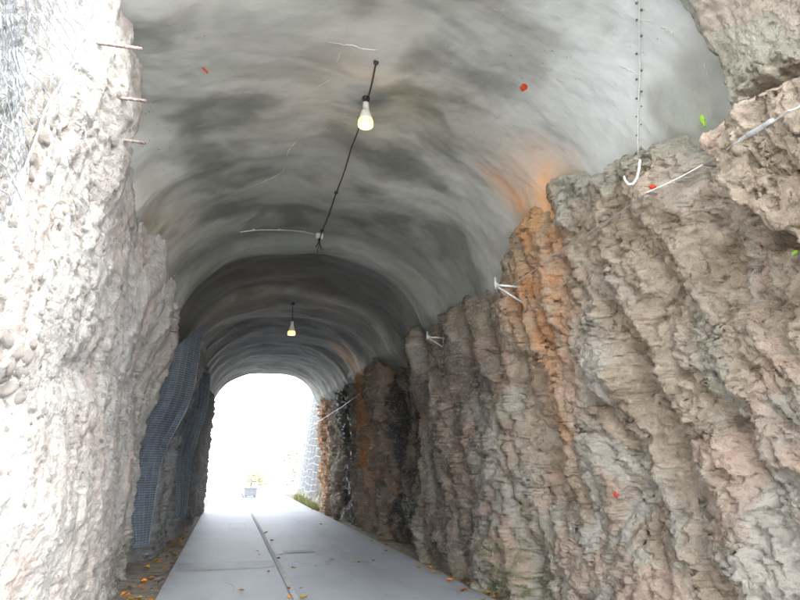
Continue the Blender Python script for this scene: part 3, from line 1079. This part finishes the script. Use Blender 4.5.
t = empty('wire_netting', (net_x(e0.y, e0.z), e0.y, e0.z), 'silvery hexagonal wire netting draped over the pale rock', 'netting')
for nm, cell, r, n in (('coarse_mesh', 0.125, 0.0045, 4), ('fine_mesh', 0.042, 0.0012, 3)):
    o = hexnet(cell, r, n).build(nm, M['wire'], t)
    o['kind'] = 'stuff'
    o.location = -t.location
ed = MB().tube([Vector((net_x(net_edge(z), z) + 0.012, net_edge(z), z)) for z in np.linspace(e0.z - 0.5, 6.3, 40)], 0.007, 6).build('edge_wire', M['wire'], t)
ed.location = -t.location

# ------------------------------------------------------------------ blue-grey netting on the rock pillars inside
def pillar_net(y_from, redge, wide, label, seed):
    """redge: (photo pixel) course of the free edge, its distance set by the pillar it hangs on"""
    nz, nx = 100, 16
    P = np.zeros((nz, nx, 3))
    edge = []
    for px, py in redge:
        r = ray(px, py)
        edge.append(CAM + r * ((y_from + 0.5) / r.y))
    ez, ex = [q.z for q in edge][::-1], [q.x for q in edge][::-1]
    for i in range(nz):
        z = ez[0] + (ez[-1] - ez[0]) * i / (nz - 1)
        xr = float(np.interp(z, ez, ex))
        wd = wide * (0.45 + 0.55 * float(ss(z, ez[0], ez[0] + 1.4)))
        for j in range(nx):
            x = xr - wd + wd * j / (nx - 1)
            h = cast(Vector((x, y_from, z)), Vector((0, 1, 0)), (LEFT,))
            yy = h[1].y if h else y_from + 1.3
            P[i, j] = (x, min(yy, y_from + 1.3), z)
    Yf = P[..., 1].copy()
    for _ in range(10):
        Yp = np.pad(Yf, 1, mode='edge')
        sm = (Yp[:-2, 1:-1] + Yp[2:, 1:-1] + Yp[1:-1, :-2] + Yp[1:-1, 2:]) / 4
        Yf = np.minimum(sm, Yf * 0.5 + sm * 0.5)
    P[..., 1] = Yf - 0.10 + 0.02 * np.sin(P[..., 2] * 3 + seed) - 0.10 * np.sin(np.linspace(0, math.pi, nx))[None, :] + 0.012 * np.sin(P[..., 2] * 26 + np.linspace(0, 4, nx)[None, :])
    o0 = Vector(P[0, nx // 2])
    t = empty('rock_net', o0, label, 'netting', 'blue grey nets on the rock pillars')
    Q = P - np.array(o0)
    B = Q.copy()
    B[..., 1] += 0.02
    mat = M['net_back']
    back = np.concatenate([B, (B + np.array([0, 0.012, 0]))[:, ::-1], B[:, :1]], 1)
    link('backing_cloth', grid_mesh('backing_cloth', back), mat, t)
    w = MB()
    zz = np.arange(0, nz, 1)
    for i in zz:
        w.tube([Vector(v) + Vector((0, 0.004 * math.sin(i), 0)) for v in Q[i, ::3]], 0.0065, 4)
    w.build('cross_wires', M['net'], t)['kind'] = 'stuff'
    v = MB()
    for j in range(0, nx, 3):
        v.tube([Vector(q) for q in Q[::4, j]], 0.005, 4)
    v.build('long_wires', M['net'], t)['kind'] = 'stuff'
    MB().tube([Vector(q) - Vector((0, 0.01, 0)) for q in Q[::4, -1]], 0.008, 6).build('edge_rope', M['net'], t)
    return t


pillar_net(11.75, [(202, 316), (201, 330), (198, 350), (194, 375), (188, 398), (178, 418), (167, 438), (159, 462), (154, 490), (150, 520), (146, 548)], 0.52,
           'blue grey net hanging in a curve down the first rock pillar beyond the pale bulge', 1)
pillar_net(15.15, [(210, 370), (208, 395), (204, 415), (197, 435), (191, 455), (188, 480), (186, 500), (183, 518)], 0.42,
           'blue grey net hanging down the rock pillar deeper in the tunnel', 2)

# ------------------------------------------------------------------ knotted cord, hook and wire rope on the right
cpx = [(641, -12), (640, 20), (641, 55), (641, 80), (639, 110), (639, 140), (639, 166)]
cp = [p + n * 0.02 for p, n in (hit(x, y) for x, y in cpx)]
t = empty('knotted_cord', cp[-1], 'pale cord with small dark knots hanging down the shotcrete above the hook', 'cord')
MB().tube([p - cp[-1] for p in cp], 0.0055, 6).build('line', M['pale_cord'], t)
random.seed(3)
for k, py in enumerate((2, 9, 19, 35, 53, 70, 79, 91, 98, 106, 116, 124, 135)):
    p, n = hit(640 + (2.5 if k % 2 else -2.5), py)
    r = 0.011 if py < 100 else 0.007
    mb = MB().lathe([(r * 0.2, -r), (r * 0.8, -r * 0.6), (r, 0), (r * 0.7, r * 0.7), (r * 0.1, r)], 8)
    o = mb.build('knot', M['dark_knot'], t, True)
    o.location = p + n * 0.018 - cp[-1]
hk = [(640, 160), (639, 170), (637, 178), (633, 184), (628, 184), (625, 180), (624, 176)]
bp, bn = hit(638, 168)
hp = []
hdep = min((hit(x, y, (RIGHT,))[0] - CAM).dot(fwd) for x, y in hk[2:]) - 0.04
for x, y in hk:
    r = ray(x, y)
    hp.append(CAM + r * (hdep / r.dot(fwd)))
t = empty('iron_hook', hp[0], 'pale curved hook below the knotted cord', 'hook')
MB().tube([p - hp[0] for p in hp], [0.010, 0.012, 0.012, 0.012, 0.011, 0.010, 0.008], 8).build('shank', M['pale_cord'], t, True)
MB().tube([Vector((0, 0, 0.0)), fwd * 0.3 + Vector((0, 0, 0.02))], 0.009, 6).build('anchor', M['steel'], t)

rpx = [(815, 110), (800, 118), (745, 150), (712, 169), (655, 197), (605, 231), (560, 258), (520, 287)]
rp = []
for k, (x, y) in enumerate(rpx):
    p, n = hit(x, y)
    rp.append(p + Vector((-0.11, -0.03, 0.01)))
rs = []
for a, b in zip(rp[:-1], rp[1:]):
    for k in range(6):
        q = a.lerp(b, k / 6)
        q.z -= 0.012 * math.sin(math.pi * k / 6)
        rs.append(q)
rs.append(rp[-1])
t = empty('wire_rope', rp[1], 'steel wire rope with a turnbuckle strung along the rock to the bracket', 'wire rope')
MB().tube([p - rp[1] for p in rs], 0.006, 6).build('rope', M['steel'], t)
d = (rp[2] - rp[1])
dn = d.normalized()
q0 = dn * d.length * 0.25
tb = MB().tube([q0, q0 + dn * 0.02, q0 + dn * 0.05, q0 + dn * 0.14, q0 + dn * 0.17, q0 + dn * 0.19], [0.008, 0.018, 0.015, 0.015, 0.018, 0.008], 8).build('turnbuckle', M['steel'], t, True)
MB().tube([q0 + dn * 0.19, q0 + dn * 0.24], 0.011, 8).build('rope_clamp', M['steel'], t)
for k in (3, 4, 6):
    MB().tube([rp[k] - rp[1], rp[k] - rp[1] + Vector((0.24, 0.03, 0.02))], 0.010, 6).build('anchor_pin', M['rusty'], t)
far = [hit(x, y)[0] + Vector((-0.10, 0, 0)) for x, y in ((372, 388), (345, 407), (322, 421), (300, 434))]
far[-1] = CAM + ray(300, 434) * ((far[2] - CAM).length * 1.25)
t = empty('guy_wire', far[0], 'thin pale wire crossing the black streaked rock towards the exit', 'wire')
MB().tube([p - far[0] for p in far], 0.007, 5).build('strand', M['wire'], t)
MB().tube([Vector((0, 0, 0)), Vector((0.25, 0, 0))], 0.012, 6).build('anchor_pin', M['rusty'], t)

# ------------------------------------------------------------------ paint marks, tags, mineral crusts
def blob(px, py, w, h, mat, name, label, cat, seed, objs=None, thick=0.006, tail=False):
    p, n = hit(px, py, objs)
    s = (p - CAM).length / FPX
    u = Vector((0, 0, 1)).cross(n)
    u = (u if u.length > 0.1 else Vector((1, 0, 0)).cross(n)).normalized()
    v = n.cross(u)
    mb = MB()
    N = 18
    rim = []
    for k in range(N):
        a = 2 * math.pi * k / N
        rr = 1 + 0.16 * math.sin(2 * a + seed) + 0.1 * math.sin(5 * a + seed * 2)
        if tail and 4.4 < a < 5.1:
            rr *= 1.75
        rim.append(u * math.cos(a) * rr * w * s / 2 + v * math.sin(a) * rr * h * s / 2)
    for lay, sc in ((-0.012, 1.0), (thick, 1.0), (thick * 1.6, 0.6)):
        mb.v += [q * sc + n * lay for q in rim]
    for l in range(2):
        for k in range(N):
            k2 = (k + 1) % N
            mb.f.append([l * N + k, l * N + k2, (l + 1) * N + k2, (l + 1) * N + k])
    mb.f.append([2 * N + k for k in range(N)])
    o = mb.build(name, mat)
    o.location = p
    return tag(o, label, cat)


blob(524, 87, 8, 7, M['red_paint'], 'paint_mark', 'round red paint daub on the grey shotcrete vault', 'paint mark', 1.0)
blob(205, 70, 8, 2, M['red_paint'], 'paint_mark', 'thin red paint dash on the vault above the pale rock', 'paint mark', 2.0)
blob(617, 495, 2.5, 4.5, M['red_paint'], 'paint_mark', 'small red paint spot low on the pinkish rock', 'paint mark', 3.0, thick=0.03)
blob(654, 188, 6, 4, M['red_paint'], 'reflector', 'small red reflector tag beside the wire rope below the shotcrete', 'reflector', 4.0, thick=0.03)
blob(703, 119, 5.5, 6.5, M['lime'], 'marker_tag', 'bright lime green tag on the shotcrete above the hanging boulder', 'tag', 5.0, tail=True, thick=0.012)
blob(795, 253, 5, 3.5, M['lime'], 'marker_tag', 'small lime green tag on the hanging boulder', 'tag', 6.0, thick=0.03)

for k, (px, r, lab) in enumerate((
        ([(326, 42), (336, 43), (345, 45), (352, 45), (362, 49), (378, 50)], 0.011, 'longest white mineral crust running level across the vault above the lamp'),
        ([(341, 51), (339, 57), (337, 63)], 0.006, 'short white mineral trickle hanging under the longest level crust'),
        ([(331, 80), (324, 83), (318, 87), (313, 89)], 0.007, 'small slanting white mineral crust beside the near lamp'),
        ([(298, 139), (293, 145), (288, 151), (287, 158)], 0.008, 'white mineral crust dripping in a hooked line below the near lamp'),
        ([(286, 163), (283, 172), (272, 178), (262, 182), (252, 187)], 0.006, 'thin curved white mineral line above the pale conduit'),
        ([(620, 66), (628, 69), (636, 74), (641, 76)], 0.013, 'thick white mineral crust crossing the knotted cord'),
        ([(628, 15), (633, 18), (641, 20), (650, 21), (655, 23)], 0.009, 'greenish white mineral crust at the top of the knotted cord'),
        ([(659, 26), (664, 27), (668, 31), (674, 34)], 0.010, 'star shaped white mineral crust next to the knotted cord'),
        ([(703, 61), (706, 69), (709, 77)], 0.006, 'thin upright white mineral line above the lime green tag'),
        ([(492, 7), (500, 12), (505, 9)], 0.006, 'tiny white mineral spot high on the vault above the red paint daub'),
        ([(540, 66), (546, 65), (551, 63)], 0.008, 'small pale mineral crust beside the red paint daub'))):
    pp = along(px, -0.002, None, 3)
    mb = MB()
    r = r * 0.6
    rr = [r * (0.6 + 0.7 * abs(math.sin(3.3 * i + k))) for i in range(len(pp))]
    rr[0] = rr[-1] = r * 0.25
    mb.tube([p + Vector((0.006 * math.sin(1.9 * i + k), 0.006 * math.cos(2.3 * i + k), 0)) - pp[0] for i, p in enumerate(pp)], rr, 6)
    o = mb.build('mineral_crust', M['mineral'], None, True)
    o.location = pp[0]
    tag(o, lab, 'mineral crust')

# ------------------------------------------------------------------ fallen leaves
def leaf_mesh(seed, curl):
    mb = MB()
    prof = [(0.0, 0.02), (0.15, 0.26), (0.35, 0.42), (0.55, 0.38), (0.78, 0.2), (1.0, 0.01)]
    for u, w in prof:
        for s in (-1, -0.5, 0, 0.5, 1):
            mb.v.append(Vector((u - 0.5, s * w * (1 + 0.15 * math.sin(7 * u + seed)), curl * (s * s * w + (u - 0.5) ** 2 * 0.6) + 0.04 * math.sin(5 * u + 3 * s + seed))))
    for i in range(len(prof) - 1):
        for j in range(4):
            mb.f.append([i * 5 + j, i * 5 + j + 1, (i + 1) * 5 + j + 1, (i + 1) * 5 + j])
    b = len(mb.v)
    mb.tube([Vector((-0.5, 0, curl * 0.15)), Vector((-0.65, 0.03, curl * 0.2)), Vector((-0.8, 0.02, curl * 0.1))], 0.015, 4)
    return mb.mesh('fallen_leaf', True)


LEAF = []
for i in range(6):
    me = leaf_mesh(i * 1.3, 0.25 + 0.12 * i)
    me.materials.append(M['leaf_yellow'] if i % 3 else M['leaf_brown'])
    LEAF.append(me)
random.seed(11)
GUT = ((-1.22, -0.80, 8.6, 19, 70, -0.03, 'leaf lying in the earth gutter below the blue grey nets', 'leaves in the gutter under the nets'),
       (0.82, 1.14, 8.2, 18, 10, 0.02, 'leaf lying against the raised strip in the road', 'leaves along the raised strip'),
       (-0.5, 0.75, 9, 18, 5, 0.012, 'leaf lying on the narrow road lane', 'leaves on the narrow lane'),
       (1.3, 3.0, 8, 20, 4, 0.012, 'leaf lying on the wide road lane', 'leaves on the wide lane'),
       (3.1, 3.5, 7.4, 14, 24, 0.012, 'leaf lying at the foot of the pinkish rock', 'leaves below the pinkish rock'))
for x0, x1, y0, y1, n, z, lab, grp in GUT:
    for k in range(n):
        f = random.random()
        yy = y0 + (y1 - y0) * f ** 1.6
        li = random.randrange(6)
        o = bpy.data.objects.new('fallen_leaf', LEAF[li])
        COL.objects.link(o)
        s = random.uniform(0.055, 0.11)
        kindw = ('large ' if s > 0.083 else 'small ') + ('tightly curled ' if li > 3 else 'flat ' if li < 2 else 'cupped ') + ('yellow' if li % 3 else 'brown')
        o.scale = (s, s, s)
        o.location = (random.uniform(x0, x1), yy, z)
        o.rotation_euler = (random.uniform(-0.25, 0.25), random.uniform(-0.25, 0.25), random.uniform(0, 6.28))
        tag(o, kindw + ' ' + lab, 'leaf', grp)

# ------------------------------------------------------------------ beyond the exit: netted bank, planter, shrubs
ys, zs = np.linspace(23.6, 46, 160), np.linspace(-0.15, 7.5, 110)
Y, Z = np.meshgrid(ys, zs, indexing='ij')
Xb = np.interp(Y, (23.6, 25, 30, 40, 46), (3.75, 3.6, 3.75, 4.3, 5.2)) + 0.10 * Z - 0.8 * wall_detail(Y, Z, 33.0, 0.05, 0.25, 0.6, 0.5)
wt = np.zeros_like(Y)
bank = link('rock_bank', grid_mesh('rock_bank', np.stack([Xb, Y, Z], -1), False, True, {'wet_shade': wt, 'tint': rock_tint(Y, Z, 33.0, (0.40, 0.37, 0.33), (0.46, 0.45, 0.42), (0.33, 0.30, 0.27), (0.42, 0.34, 0.29), 0.2 * bump(Y, 23, 26, 0.5), wt, 0.8 * (1 - ss(Z, 0.2, 1.0)))}), M['rock_right'])
tag(bank, 'sunlit rock bank outside the tunnel exit', kind='structure')
t = empty('rockfall_net', (3.5, 26, 0.4), 'white rockfall net hanging down the bank outside the exit', 'netting')
v = MB()
Xs_ = lambda y, z: float(np.interp(y, (23.6, 25, 30, 40, 46), (3.75, 3.6, 3.75, 4.3, 5.2))) + 0.10 * z - 0.28 + 0.05 * math.sin(3 * y + z)
for k in range(90):
    y = 25.0 + k * 0.15
    v.tube([Vector((Xs_(y, z), y + 0.08 * math.sin(z * 2 + k), z)) - t.location for z in np.linspace(0.55, 7.2, 14)], 0.016, 4)
v.build('hanging_wires', M['white_net'], t)['kind'] = 'stuff'
v = MB()
for k in range(24):
    z = 0.6 + k * 0.28
    v.tube([Vector((Xs_(y, z) - 0.01, y, z + 0.06 * math.sin(y * 1.3 + k))) - t.location for y in np.linspace(25, 38.4, 30)], 0.012, 4)
v.build('cross_wires', M['white_net'], t)['kind'] = 'stuff'

t = empty('planter', (1.29, 35.8, 0.0), 'square concrete planter with a small young plant standing on the road outside', 'planter')
mb = MB()
pr = [(0.30, 0.06), (0.32, 0.07), (0.34, 0.44), (0.36, 0.45), (0.36, 0.50), (0.31, 0.50), (0.30, 0.45), (0.02, 0.45)]
b0 = 0
for r, z in pr:
    for k in range(4):
        a = math.pi / 4 + k * math.pi / 2
        mb.v.append(Vector((r * 1.414 * math.cos(a), r * 1.414 * math.sin(a), z)))
for i in range(len(pr) - 1):
    for k in range(4):
        mb.f.append([i * 4 + k, i * 4 + (k + 1) % 4, (i + 1) * 4 + (k + 1) % 4, (i + 1) * 4 + k])
mb.f.append([3, 2, 1, 0])
mb.f.append([len(pr) * 4 - 4 + k for k in range(4)])
mb.build('tub', M['planter'], t)
for sx in (-1, 1):
    for sy in (-1, 1):
        MB().box((sx * 0.24, sy * 0.24, 0.035), (0.09, 0.09, 0.07)).build('foot', M['planter'], t)


def leafy(name, c, rad, n, mat, parent, size, seed):
    r2 = random.Random(seed)
    mb = MB()
    for k in range(n):
        while True:
            p = Vector((r2.uniform(-1, 1), r2.uniform(-1, 1), r2.uniform(-1, 1)))
            if p.length < 1 and pn(p.x * 2 + seed, p.y * 2, p.z * 2) > -0.15:
                break
        p = Vector((p.x * rad[0], p.y * rad[1], p.z * rad[2])) + Vector(c)
        R = Matrix.Rotation(r2.uniform(0, 6.3), 3, 'Z') @ Matrix.Rotation(r2.uniform(-1, 1), 3, 'X')
        s = size * r2.uniform(0.6, 1.3)
        b = len(mb.v)
        for q in ((-0.5, 0, 0), (0, -0.28, 0.06), (0.5, 0, -0.05), (0, 0.28, 0.06)):
            mb.v.append(p + R @ Vector(q) * s)
        mb.f.append([b, b + 1, b + 2, b + 3])
    return mb.build(name, mat, parent)


MB().tube([(0, 0, 0.4), (0.02, 0, 0.75), (0, 0.01, 1.15)], [0.022, 0.018, 0.008], 6).build('stem', M['bark'], t)
MB().tube([(0.01, 0, 0.55), (-0.12, 0, 0.8), (-0.22, 0, 0.95)], [0.014, 0.01, 0.005], 5).build('stem', M['bark'], t)
MB().tube([(0.01, 0, 0.6), (0.12, 0, 0.85), (0.2, 0.02, 1.1)], [0.014, 0.01, 0.005], 5).build('stem', M['bark'], t)
leafy('foliage', (0, 0, 1.0), (0.34, 0.3, 0.38), 36, M['foliage'], t, 0.10, 3)

for k, (x, y, rx, rz, lab) in enumerate((
        (5.2, 47, 1.6, 1.8, 'tall shrub at the far end of the netted bank'),
        (-3.4, 62, 1.2, 0.8, 'low wide shrub beyond the planter on the open side'),
        (2.8, 58, 1.5, 1.0, 'distant low shrub where the road runs out'))):
    t = empty('shrub', (x, y, -0.2), lab, 'shrub', 'shrubs outside the exit')
    for s in (-1, 0, 1):
        MB().tube([(0, 0, 0), (0.2 * s * rx, 0.1, rz * 0.6), (0.45 * s * rx, 0.1 * s, rz * 1.3)], [0.05, 0.03, 0.012], 6).build('stem', M['bark'], t)
    leafy('foliage', (0, 0, rz * 1.05), (rx, rx, rz), 1500, M['foliage'], t, 0.2, k + 9)
gr = MB()
r2 = random.Random(4)
for k in range(700):
    y = r2.uniform(24.6, 34)
    x = 3.42 + r2.uniform(-0.12, 0.2) + (y - 24) * 0.02
    hgt = r2.uniform(0.08, 0.32)
    b = len(gr.v)
    dx, dy = r2.uniform(-0.12, 0.12), r2.uniform(-0.12, 0.12)
    gr.v += [Vector((x - 0.012, y, -0.06)), Vector((x + 0.012, y, -0.06)), Vector((x + dx * 0.5 + 0.008, y + dy * 0.5, hgt * 0.6)), Vector((x + dx, y + dy, hgt))]
    gr.f += [[b, b + 1, b + 2], [b, b + 2, b + 3]]
M['grass'] = simple('dry_grass', (0.28, 0.30, 0.12), (0.36, 0.36, 0.18), 6, 0.8)
tag(gr.build('grass', M['grass']), 'green grass and weeds along the foot of the netted bank', 'grass', kind='stuff')
